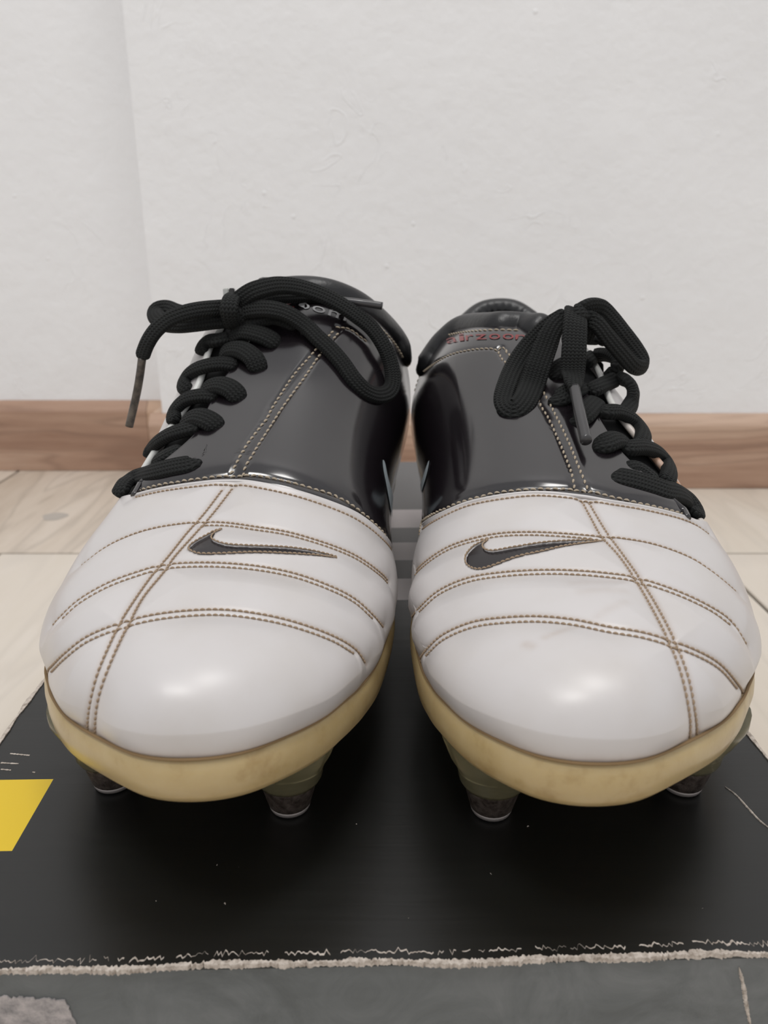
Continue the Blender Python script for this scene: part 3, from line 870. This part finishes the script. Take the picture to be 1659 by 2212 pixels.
    def stitch(name, ut, m, parent, lift, **kw):
        return stitches(name, toe_lift(ut, lift) if parent is toe else snap(ut, lift), n_(ut), m, parent, **kw)
    stitch('stitching', lines['wrow'], 'thread_brown', toe, .0002, pitch=.0014)
    for key in ('s1', 's1b', 's2', 's2b', 's3', 's3b'): stitch('stitching', lines[key], 'thread_brown', toe, .00015, pitch=.0013)
    for key in ('ca', 'cb'): stitch('stitching', lines[key], 'thread_brown', toe, .0001, pitch=.0013, tilt=.35)
    # --- black vamp
    RM = base.line(D['rim'], 120); o = np.argsort(RM[:, 1]); tr, ur = RM[o, 1], RM[o, 0]
    def ue(t):
        t = np.asarray(t); r = np.interp(t, tr, ur)
        r = np.where(t < tr[0], np.minimum(ur[0] + (tr[0] - t) * 1.6, 1.0), r)
        return np.where(t > tr[-1], np.minimum(ur[-1] + (t - tr[-1]) * 1.5, 1.0), r)
    VE = base.line(D['vedge'], 120); WE = base.line(D['wedge'], 120)
    def edge_fn(A):
        c_ = np.polyfit(A[:, 0], A[:, 1], 4); lo, hi = A[:, 0].min(), A[:, 0].max(); return lambda u: np.polyval(c_, np.clip(u, lo, hi))
    tv, tw_ = edge_fn(VE), edge_fn(WE)
    nu, nt = 200, 220
    vv = np.linspace(0, 1, nu); cc = np.linspace(0, 1, nt)
    def vamp_uv(vv, cc, tedge, t1=1.0, u0=-.002):
        Vv, Cc = np.meshgrid(vv, cc, indexing='ij')
        T = .2 + .8 * Cc; U = ub(T)
        for _ in range(8):
            U = (ub(T) + u0) + Vv * (ue(T) - ub(T) - u0)
            tl = tedge(U); T = tl + (t1(U) - tl if callable(t1) else t1 - tl) * Cc
        return U, T
    U, T = vamp_uv(vv, cc, tv)
    P = surf(b, U, T).reshape(-1, 3); N = normal(b, U, T).reshape(-1, 3)
    mid = (L3D['va'] + L3D['vb']) / 2
    q = seg_dist(P, mid); qa = seg_dist(P, L3D['va']); qb = seg_dist(P, L3D['vb']); qp = seg_dist(P, L3D['panel']); qr = seg_dist(P, L3D['brow'])
    d = .0006 - .0006 * np.exp(-(q / .0011) ** 2) - .0003 * np.exp(-(qa / .0006) ** 2) - .0003 * np.exp(-(qb / .0006) ** 2) - .0003 * np.exp(-(qp / .0010) ** 2) - .0003 * np.exp(-(qr / .0008) ** 2)
    vrow = np.broadcast_to(vv[:, None], U.shape).ravel()
    d = np.maximum(d, .0001) + .0010 * (1 - np.exp(-(qr / .0034) ** 1.5)) * np.clip(vrow / .06, 0, 1) * np.clip((1 - T.ravel()) / .3, 0, 1) - .0012 * np.exp(-(np.broadcast_to(vv[:, None], U.shape).ravel() * 90))
    VB = BVHTree.FromPolygons([tuple(p) for p in P + N * d[:, None]], grid_faces(nu, nt)); base.vamp = VB
    vamp = obj('vamp', P + N * d[:, None], grid_faces(nu, nt, flip=(s > 0)), 'black_leather', root, label='glossy black leather vamp')
    # rolled free edge beside the lacing
    e = np.linspace(0, 1, 120); Ue, Te = vamp_uv(e, np.array([0.0]), tv)
    V, F, uv = tube((surf(b, Ue, Te) + normal(b, Ue, Te) * .0006)[:, 0], .0011, 8)
    obj('vamp_edge', V, F, 'black_leather', vamp)
    stitch('stitching', lines['brow'], 'thread_tan', vamp, .0001, pitch=.0020, ln=.0017, r=.00034)
    for k in ('va', 'vb'): stitch('stitching', lines[k], 'thread_tan', vamp, .0001, pitch=.0022, ln=.0016, r=.00036, tilt=.3)
    stitch('stitching', lines['panel'], 'thread_tan', vamp, .0001, pitch=.0019, ln=.0018, r=.00026)
    # --- tongue seen in the lacing gap
    U, T = vamp_uv(np.linspace(0, 1, 60), np.linspace(0, 1, 16), lambda u: tw_(u) - .03, t1=lambda u: tv(u) + .03)
    P = surf(b, U, T) - normal(b, U, T) * .0022
    obj('tongue', P.reshape(-1, 3), grid_faces(60, 16, flip=(s > 0)), 'black_fabric', root)
    # --- white lateral quarter with a rounded top edge
    U, T = vamp_uv(np.linspace(0, 1, 70), np.linspace(0, 1, 50), lambda u: 0 * u, t1=tw_, u0=-.02)
    P = (surf(b, U, T) + normal(b, U, T) * .0004).reshape(-1, 3)
    qo = obj('side_quarter', P, grid_faces(70, 50, flip=(s > 0)), 'white_leather', root, label='white lateral side panel')
    set_float(qo, 'dirt', np.zeros(len(P)))
    e = np.linspace(0, 1, 140); Ue, Te = vamp_uv(e, np.array([1.0]), lambda u: 0 * u, t1=tw_)
    ed = surf(b, Ue, Te)[:, 0]
    V, F, uv = tube(ed, .0011, 10)
    eo = obj('eyestay_edge', V, F, 'white_edge', qo, label='white rolled edge of the lacing side')
    st = np.zeros((140, 10))
    if b == 'R': st[:] = (np.exp(-((e - .22) / .16) ** 2) * .9)[:, None] * (0.6 + .4 * rng.random((140, 1)))
    set_float(eo, 'dirt', st.ravel())
    # --- rim round the collar, with its stitch row
    return base, toe, vamp, dict(ub=ub, ue=ue, L3=L3, n_=n_)

def W3(b, x, Z, z): return np.array([XM(Z) + SIDE[b] * (x + DX[b]), Z + DY[b], BH + z])

def collar(b, root, base, info, vamp):
    """heel counter, padded collar and lining"""
    s = SIDE[b]
    dz = .010 if b == 'L' else 0.0
    levels = np.linspace(0, 1, 26)
    th = np.linspace(-.28, math.pi + .28, 90)
    def top(sn): return .080 + .006 * (1 - sn) ** 2 + .016 * np.clip(sn, 0, 1) ** 5
    V = []
    for l in levels:
        for a in th:
            sn = math.sin(a); c = math.cos(a)
            zt = top(max(sn, 0)); z = .029 + (zt - .029) * l
            wd = .0325 + .002 * math.sin(l * math.pi) - .001 * l
            bk = .083 + .002 * math.sin(l * 2.6) - .006 * l * l
            x = .0415 + wd * np.sign(c) * abs(c) ** .8; Z = .312 + bk * sn
            V.append(W3(b, x, Z, z))
    hc = obj('heel_counter', V, grid_faces(26, 90, flip=(s < 0)), 'black_leather', root)
    # lining just inside
    V2 = []
    for l in levels:
        for a in th:
            sn = math.sin(a); c = math.cos(a)
            zt = top(max(sn, 0)); z = .034 + (zt - .034) * l
            wd = .0285 - .001 * l; bk = .078 - .006 * l * l
            V2.append(W3(b, .0415 + wd * np.sign(c) * abs(c) ** .8, .312 + bk * sn, z))
    obj('lining', V2, grid_faces(26, 90, flip=(s > 0)), 'black_fabric', root)
    # rim: over the tongue, along the ankle, round the heel
    D = PX[b]['rim']
    F_ = []
    for i, (x, y) in enumerate(D[1:-1]):
        u, t = base.hit(x, y); F_.append(surf(b, u, t) + normal(b, u, t) * .0010)
    back = [W3(b, .0415 + .031 * np.sign(math.cos(a)) * abs(math.cos(a)) ** .8, .312 + .078 * math.sin(a), top(max(math.sin(a), 0)) + .001) for a in np.linspace(math.pi * .86, math.pi * .08, 11)]
    back = [W3(b, .0085, .326, .0830)] + back
    front = F_ if s * (F_[0][0] - F_[-1][0]) > 0 else F_[::-1]
    P = catmull(np.array(front + back), 260, closed=True)
    cen = P.mean(0); N = unit(P - cen); N[:, 2] = .55; N = unit(N)
    hz = np.clip((P[:, 1] - .33) / .05, 0, 1)
    wd = .0098 + .003 * hz; tk = .0062 + .0045 * hz
    V, F, uv = sweep(P, N, wd, tk, 16, closed=True, sq=.95)
    # soft wrinkles in the padding at the heel
    V = V.reshape(260, 16, 3); ph = np.arange(260)
    wr = (.0007 * np.sin(ph * 1.9) + .0006 * np.sin(ph * 2.7 + 1)) * hz
    V = V + N[:, None] * (wr[:, None] * np.maximum(0, np.sin(np.linspace(0, 2 * math.pi, 16, endpoint=False) + math.pi))[None])[..., None]
    obj('collar_rim', V.reshape(-1, 3), F, 'collar_leather', root, label='padded black collar rim')
    px = [(x, y + 15) for x, y in D[2:7]] if b == 'R' else [(x - 4, y + 17) for x, y in D[4:8]]
    ut = base.line(px)
    stitches('stitching', base.snap(ut, .0001), info['n_'](ut), 'thread_tan', vamp, pitch=.0023, ln=.0021, r=.00032)

def sole(b, root):
    s = SIDE[b]
    n = 360
    O = catmull(FEATHER, n, closed=True)
    T = unit(np.roll(O, -1, 0)[:, :2] - np.roll(O, 1, 0)[:, :2])
    No = np.stack([-T[:, 1], T[:, 0]], 1)
    c = O[:, :2].mean(0)
    if ((O[:, :2] - c) * No).sum() < 0: No = -No
    hmul = 1.0
    prof = [(-.0025, .0022), (-.0006, .0012), (.0008, .0002), (.0014, -.0016), (.0016, -.0040), (.0012, -.0068), (-.0006, -.0092), (-.0042, -.0108), (-.0105, -.0114), (-.018, -.0114)]
    V = []
    for off, dz in prof:
        for k in range(n):
            x, Z = O[k, :2] + No[k] * off
            V.append(W3(b, x, Z, O[k, 2] + dz))
    F = grid_faces(len(prof), n, True, flip=(s > 0))
    base_i = (len(prof) - 1) * n
    cidx = len(V)
    V += [W3(b, .05, .17, .018), W3(b, .042, .26, .0165), W3(b, .041, .36, .0188)]
    F.append(tuple(base_i + k for k in range(n)) if s < 0 else tuple(base_i + k for k in range(n))[::-1])
    V = V[:cidx]
    so = obj('sole', V, F, 'cream_rubber', root, label='yellowed cream rubber sole')
    P = np.array([W3(b, *(O[k, :2] + No[k] * .0007), O[k, 2] + .0012) for k in range(n)])
    Vt, Ft, uv = sweep(P, np.array([0, 0, 1.0]), .0007, .0005, 6, closed=True)
    obj('sole_seam', Vt, Ft, 'seam_dirt', so)
    ins = [W3(b, *(O[k, :2] - No[k] * .0035), O[k, 2] + .0015) for k in range(0, n, 3)]
    obj('insole', ins, [tuple(range(len(ins)))[::-1] if s > 0 else tuple(range(len(ins)))], 'black_fabric', root)
    studs = [(.0255, .1515, .0195), (.0715, .1600, .0185), (.020, .205, .0165), (.083, .210, .0165), (.022, .345, .0185), (.060, .345, .0185)]
    if b == 'R': studs[0] = (.0225, .1515, .0195); studs[1] = (.0712, .1600, .0185)
    for x, Z, zt in studs:
        c = W3(b, x, Z, 0)
        V, F = lathe([(.0040, .0001), (.0047, .0003), (.0050, .0010), (.0050, .0016)], c)
        st = obj('stud', *lathe([(.0048, .0014), (.0052, .0018), (.0058, .0040), (.0066, .0072), (.0069, .0085), (.0066, .0090)], c), 'stud_metal', root)
        obj('stud_tip', V, F, 'stud_tip', st)
        hs = obj('stud_housing', *lathe([(.0060, .0086), (.0076, .0088), (.0082, .0100), (.0084, .0120), (.0092, .0142), (.0106, .0165), (.0128, zt + .003), (.0128, zt + .006)], c), 'clear_plastic', root)

def lettering(b, root, base, text, line_px, size_px, material_of, parent):
    cu = bpy.data.curves.new('lettering', 'FONT'); cu.size = 1.0; cu.extrude = 0; cu.resolution_u = 3
    P = catmull(np.array(line_px, float), 80)
    dl = np.r_[0, np.cumsum(np.linalg.norm(np.diff(P, axis=0), axis=1))]
    x0 = 0.0
    tmp = bpy.data.objects.new('tmp', cu)
    cw = dl[-1] / len(text)
    cur = 0.0
    widths = dict(i=.5, r=.7, m=1.45)
    tot = sum(widths.get(ch, 1.0) for ch in text)
    for ch in text:
        cu.body = ch
        dg = bpy.context.evaluated_depsgraph_get()
        COL.objects.link(tmp); bpy.context.view_layer.update()
        me = bpy.data.meshes.new_from_object(tmp.evaluated_get(bpy.context.evaluated_depsgraph_get()))
        COL.objects.unlink(tmp)
        bm = bmesh.new(); bm.from_mesh(me)
        bmesh.ops.subdivide_edges(bm, edges=[e for e in bm.edges if e.calc_length() > .15], cuts=2)
        bmesh.ops.triangulate(bm, faces=bm.faces[:])
        q = np.array([v.co for v in bm.verts]); fs = [[v.index for v in f.verts] for f in bm.faces]
        bm.free(); bpy.data.meshes.remove(me)
        if not len(q): continue
        wch = widths.get(ch, 1.0) * dl[-1] / tot
        q[:, 0] = (q[:, 0] - q[:, 0].min()) / max(np.ptp(q[:, 0]), 1e-6) * wch * .82 + cur + wch * .09
        cur += wch
        V = []
        for x, y, z in q:
            bp = np.array([np.interp(x, dl, P[:, 0]), np.interp(x, dl, P[:, 1])])
            tg = np.array([np.interp(x + 1, dl, P[:, 0]) - np.interp(x - 1, dl, P[:, 0]), np.interp(x + 1, dl, P[:, 1]) - np.interp(x - 1, dl, P[:, 1])]); tg /= max(np.linalg.norm(tg), 1e-9)
            up = np.array([tg[1], -tg[0]])
            pp = bp + up * y * size_px * 1.4
            u, t = base.hit(*pp)
            V.append(base.snap(np.array([[u, t]]), .00025)[0])
        nv = len(V); V = np.array(V)
        m = material_of(ch)
        lo = V - unit(V - CAM) * -.0  # keep as drawn
        obj('letter', V, fs, m, parent, smooth=False)
    bpy.data.objects.remove(tmp)

GROUP = 'pair of football boots'
root_L = empty('football_boot', (XM(.25) - .05, .25, BH), 'white and black football boot, lace loop spread over its vamp, red letters on its tongue partly painted grey as glare', 'football boot', GROUP)
root_R = empty('football_boot', (XM(.25) + .05, .25, BH), 'white and black football boot, scuffed toe, lace end hanging straight down, red letters', 'football boot', GROUP)
BOOT = {}
for b_, rt in (('L', root_L), ('R', root_R)):
    base, toe, vamp, info = build_boot(b_, rt)
    collar(b_, rt, base, info, vamp)
    sole(b_, rt)
    so, _ = patch('side_swoosh', base, PX[b_]['msw'], 'silver_leather', rt, None, .0003)
    BOOT[b_] = (base, toe, vamp)

lettering('R', root_R, BOOT['R'][0], 'airzoom', [(970, 750), (1010, 744), (1060, 742), (1110, 743), (1150, 748)], 17, lambda c: 'red_print', BOOT['R'][2])
lettering('L', root_L, BOOT['L'][0], 'airzoom', [(540, 690), (590, 676), (640, 674), (690, 684), (745, 702)], 19, lambda c: 'glare_print' if c in 'om' else 'red_print', BOOT['L'][2])  # o and m take the painted glare colour instead of red

# ------------------------------------------------------------------ laces
def aglet(base, root, parent, pts, r, material):
    P = np.array([pt(base, *p)[0] for p in pts])
    P = catmull(P, 24)
    V, F, uv = tube(P, r, 14)
    obj('aglet', V, F, material, parent)

def laces_left():
    base = BOOT['L'][0]; rt = root_L
    lr = bpy.data.objects.new('lace', None); COL.objects.link(lr); lr.parent = rt; lr['_org'] = list(rt['_org']); lr.empty_display_size = .01
    lr['label'] = 'black braided shoelace'
    f = lambda name, pts, **kw: lace(base, rt, name, pts, parent=lr, **kw)
    f('lace_strand', [(428, 999, -.0005), (412, 1003, .002), (377, 1009, .003), (332, 1020, .0035), (297, 1031, .004), (273, 1042, .003), (261, 1060, .003), (256, 1074, .001)], wid=.0060, nref=(-.35, -.6, .72))
    f('lace_strand', [(332, 1000, 0), (360, 983, .001), (394, 968, -.001)], wid=.005)
    for A, B in (
        ([(474, 930, -.0005), (465, 918, .002), (446, 906, .0045), (424, 901, .005), (404, 910, .003), (396, 922, -.001)],
         [(432, 922, .001), (410, 926, .003), (372, 937, .004), (345, 952, .004), (326, 971, .003), (317, 988, .001)]),
        ([(522, 868, -.0005), (514, 856, .002), (498, 840, .0045), (474, 832, .005), (450, 838, .003), (438, 852, -.001)],
         [(472, 858, .001), (440, 855, .003), (409, 860, .004), (389, 873, .004), (376, 892, .003), (376, 914, .001)]),
        ([(562, 806, -.0005), (557, 792, .002), (546, 772, .0045), (521, 756, .005), (496, 756, .003), (478, 770, -.001)],
         [(514, 790, .001), (478, 786, .003), (443, 791, .004), (416, 802, .004), (400, 818, .004), (397, 834, .003), (408, 846, .0)]),
        ([(600, 748, -.0005), (592, 738, .002), (565, 724, .0045), (530, 716, .005), (508, 722, .003), (500, 735, -.001)],
         [(500, 730, .001), (470, 735, .003), (449, 738, .004), (437, 750, .004), (434, 766, .002)])):
        f('lace_strand', A, wid=.0068, thk=.0034); f('lace_strand', B, wid=.0052, thk=.0036)
    # bow
    kn = .262
    f('lace_knot', [(510, 640, kn + .004), (499, 648, kn - .003), (495, 668, kn - .006), (498, 690, kn - .004), (508, 706, kn + .004)], wid=.0058, nref=(0, -1, .2))
    f('lace_knot', [(486, 655, kn), (500, 676, kn - .002), (520, 700, kn + .002)], wid=.007, thk=.006, nref=(0, -1, .2))
    tail = f('lace_tail', [(500, 664, kn), (470, 665, kn - .002), (430, 669, kn - .005), (395, 677, kn - .007), (365, 690, kn - .008), (338, 712, kn - .009), (320, 738, kn - .009), (309, 765, kn - .008), (306, 778, kn - .008)], wid=.0052, thk=.0032, nref=(-.3, -.9, .3))
    aglet(base, rt, lr, [(307, 774, kn - .008), (302, 812, kn - .008), (294, 856, kn - .007), (279, 921, kn - .007)], .00135, 'aglet_worn')
    f('lace_loop', [(500, 688, kn), (460, 692, kn - .001), (420, 697, kn - .002), (385, 700, kn - .001), (356, 697, kn + .003), (338, 684, kn + .009), (340, 671, kn + .014), (360, 667, kn + .014), (385, 676, kn + .010), (420, 682, kn + .006), (490, 676, kn + .003)], wid=.0062, thk=.0034, nref=(0, -.9, .45))
    f('lace_loop', [(498, 664, kn), (520, 645, kn), (545, 629, kn), (575, 620, kn + .002), (605, 616, kn + .004), (642, 620, kn + .006), (683, 632, kn + .007), (724, 651, kn + .008), (765, 678, kn + .009), (802, 708, kn + .010), (828, 745, kn + .010), (844, 785, kn + .010), (849, 822, kn + .008), (840, 846, kn + .004),
        (816, 854, kn + .000), (790, 844, kn - .004), (765, 820, kn - .005), (740, 785, kn - .005), (714, 755, kn - .005), (687, 730, kn - .004), (658, 702, kn - .002), (621, 678, kn - .002), (585, 668, kn - .002), (545, 668, kn - .001), (510, 675, kn)], wid=.0060, thk=.0030, nref=(.45, -.75, .5))
    t2 = f('lace_tail', [(505, 682, kn + .001), (540, 660, kn + .002), (580, 645, kn + .006), (620, 640, kn + .010), (665, 638, kn + .013), (705, 642, kn + .014), (730, 647, kn + .014)], wid=.0055, thk=.003)
    aglet(base, rt, lr, [(728, 648, kn + .014), (780, 654, kn + .012), (826, 661, kn + .011)], .0013, 'aglet')
    f('lace_loop', [(515, 690, kn + .001), (550, 690, kn + .0), (590, 684, kn + .001), (620, 690, kn + .0), (645, 705, kn + .002)], wid=.006)
    # small tab that stands up behind the knot
    c = at(496, 634, kn + .012)
    for dx, m in ((-.0011, 'white_edge'), (.0009, 'black_leather')):
        bevelled_box('lace_tab', (c[0] + dx - .0010, c[0] + dx + .0010, c[1] - .001, c[1] + .001, c[2] - .008, c[2] + .0018), m, parent=rt, bev=.0003)

def laces_right():
    base = BOOT['R'][0]; rt = root_R
    lr = bpy.data.objects.new('lace', None); COL.objects.link(lr); lr.parent = rt; lr['_org'] = list(rt['_org']); lr.empty_display_size = .01
    lr['label'] = 'black braided shoelace'
    f = lambda name, pts, **kw: lace(base, rt, name, pts, parent=lr, **kw)
    f('lace_strand', [(1319, 1032, -.0005), (1338, 1032, .002), (1370, 1038, .003), (1410, 1050, .0035), (1440, 1060, .004), (1466, 1066, .004), (1486, 1080, .004), (1499, 1100, .003), (1504, 1113, .001)], wid=.0066, nref=(.35, -.6, .72))
    f('lace_strand', [(1350, 1012, 0), (1380, 1012, .001), (1420, 1040, 0)], wid=.005)
    for A, B in (
        ([(1284, 972, -.0005), (1290, 965, .002), (1308, 958, .0045), (1328, 950, .005), (1346, 955, .002), (1354, 968, -.001)],
         [(1338, 968, .001), (1360, 968, .003), (1385, 966, .004), (1410, 972, .004), (1430, 986, .004), (1443, 1004, .004), (1445, 1024, .003), (1438, 1044, .000)]),
        ([(1236, 912, -.0005), (1246, 908, .002), (1262, 896, .0045), (1276, 880, .004), (1290, 866, .0)],
         [(1290, 890, .001), (1310, 890, .004), (1335, 890, .005), (1358, 900, .005), (1378, 917, .005), (1389, 936, .005), (1386, 956, .003), (1374, 974, .0)]),
        ([(1192, 868, -.0005), (1205, 862, .003), (1225, 850, .005), (1246, 840, .003), (1264, 835, -.001)],
         [(1266, 848, .001), (1288, 838, .004), (1312, 827, .005), (1337, 818, .005), (1358, 826, .006), (1368, 847, .006), (1362, 874, .005), (1346, 896, .001)]),
        ([(1186, 818, -.0005), (1198, 806, .003), (1215, 792, .005), (1240, 780, .002)],
         [(1264, 784, .001), (1280, 772, .004), (1300, 766, .005), (1322, 771, .005), (1334, 784, .006), (1329, 802, .004), (1312, 820, .0)])):
        f('lace_strand', A, wid=.0068, thk=.0034); f('lace_strand', B, wid=.0054, thk=.0038)
    f('lace_strand', [(1240, 742, .001), (1262, 733, .004), (1290, 733, .005), (1306, 740, .002)], wid=.0052)
    kn = .255
    f('lace_knot', [(1226, 684, kn + .003), (1240, 676, kn - .003), (1256, 674, kn - .003), (1272, 686, kn + .003)], wid=.0056, nref=(0, -.8, .6))
    f('lace_knot', [(1262, 676, kn + .002), (1266, 690, kn), (1268, 712, kn), (1260, 735, kn + .004)], wid=.006, thk=.005, nref=(0, -1, .2))
    f('lace_loop', [(1228, 680, kn), (1211, 688, kn - .001, .006), (1184, 706, kn + .001, .0064), (1158, 730, kn + .002, .0066), (1133, 760, kn + .001, .0068), (1111, 796, kn - .001, .0070), (1094, 838, kn - .005, .0068), (1088, 864, kn - .007, .0064), (1096, 880, kn - .009, .0064), (1114, 884, kn - .011, .0068),
        (1134, 864, kn - .012, .0078), (1149, 832, kn - .011, .0082), (1163, 790, kn - .009, .0080), (1178, 750, kn - .006, .0076), (1191, 718, kn - .004, .0068), (1206, 696, kn - .002, .006), (1230, 684, kn)], wid=.0064, thk=.0028, nref=(-.15, -.9, .45))
    tail = f('lace_tail', [(1243, 674, kn - .001), (1243, 690, kn - .006), (1242, 712, kn - .009), (1240, 757, kn - .012), (1237, 805, .0125), (1239, 828, .0125, .0060), (1241, 842, .0125, .003)], wid=.0079, thk=.0026, nref=(0, -1, .1), taper=False)
    aglet(base, rt, lr, [(1241, 838, .0125), (1252, 890, .0115), (1266, 953, .0085)], .0017, 'aglet')
    f('lace_loop', [(1240, 680, kn), (1255, 668, kn - .001), (1275, 661, kn), (1299, 665, kn + .002), (1322, 688, kn + .003), (1346, 718, kn + .003), (1372, 752, kn + .003), (1390, 782, kn + .002), (1386, 794, kn - .000),
        (1368, 790, kn - .003), (1342, 762, kn - .004), (1312, 727, kn - .004), (1288, 698, kn - .003), (1266, 686, kn - .001), (1246, 684, kn)], wid=.0054, thk=.0032, nref=(.5, -.6, -.3))

laces_left(); laces_right()  #LACES

for o in bpy.data.objects:
    if '_org' in o: del o['_org']
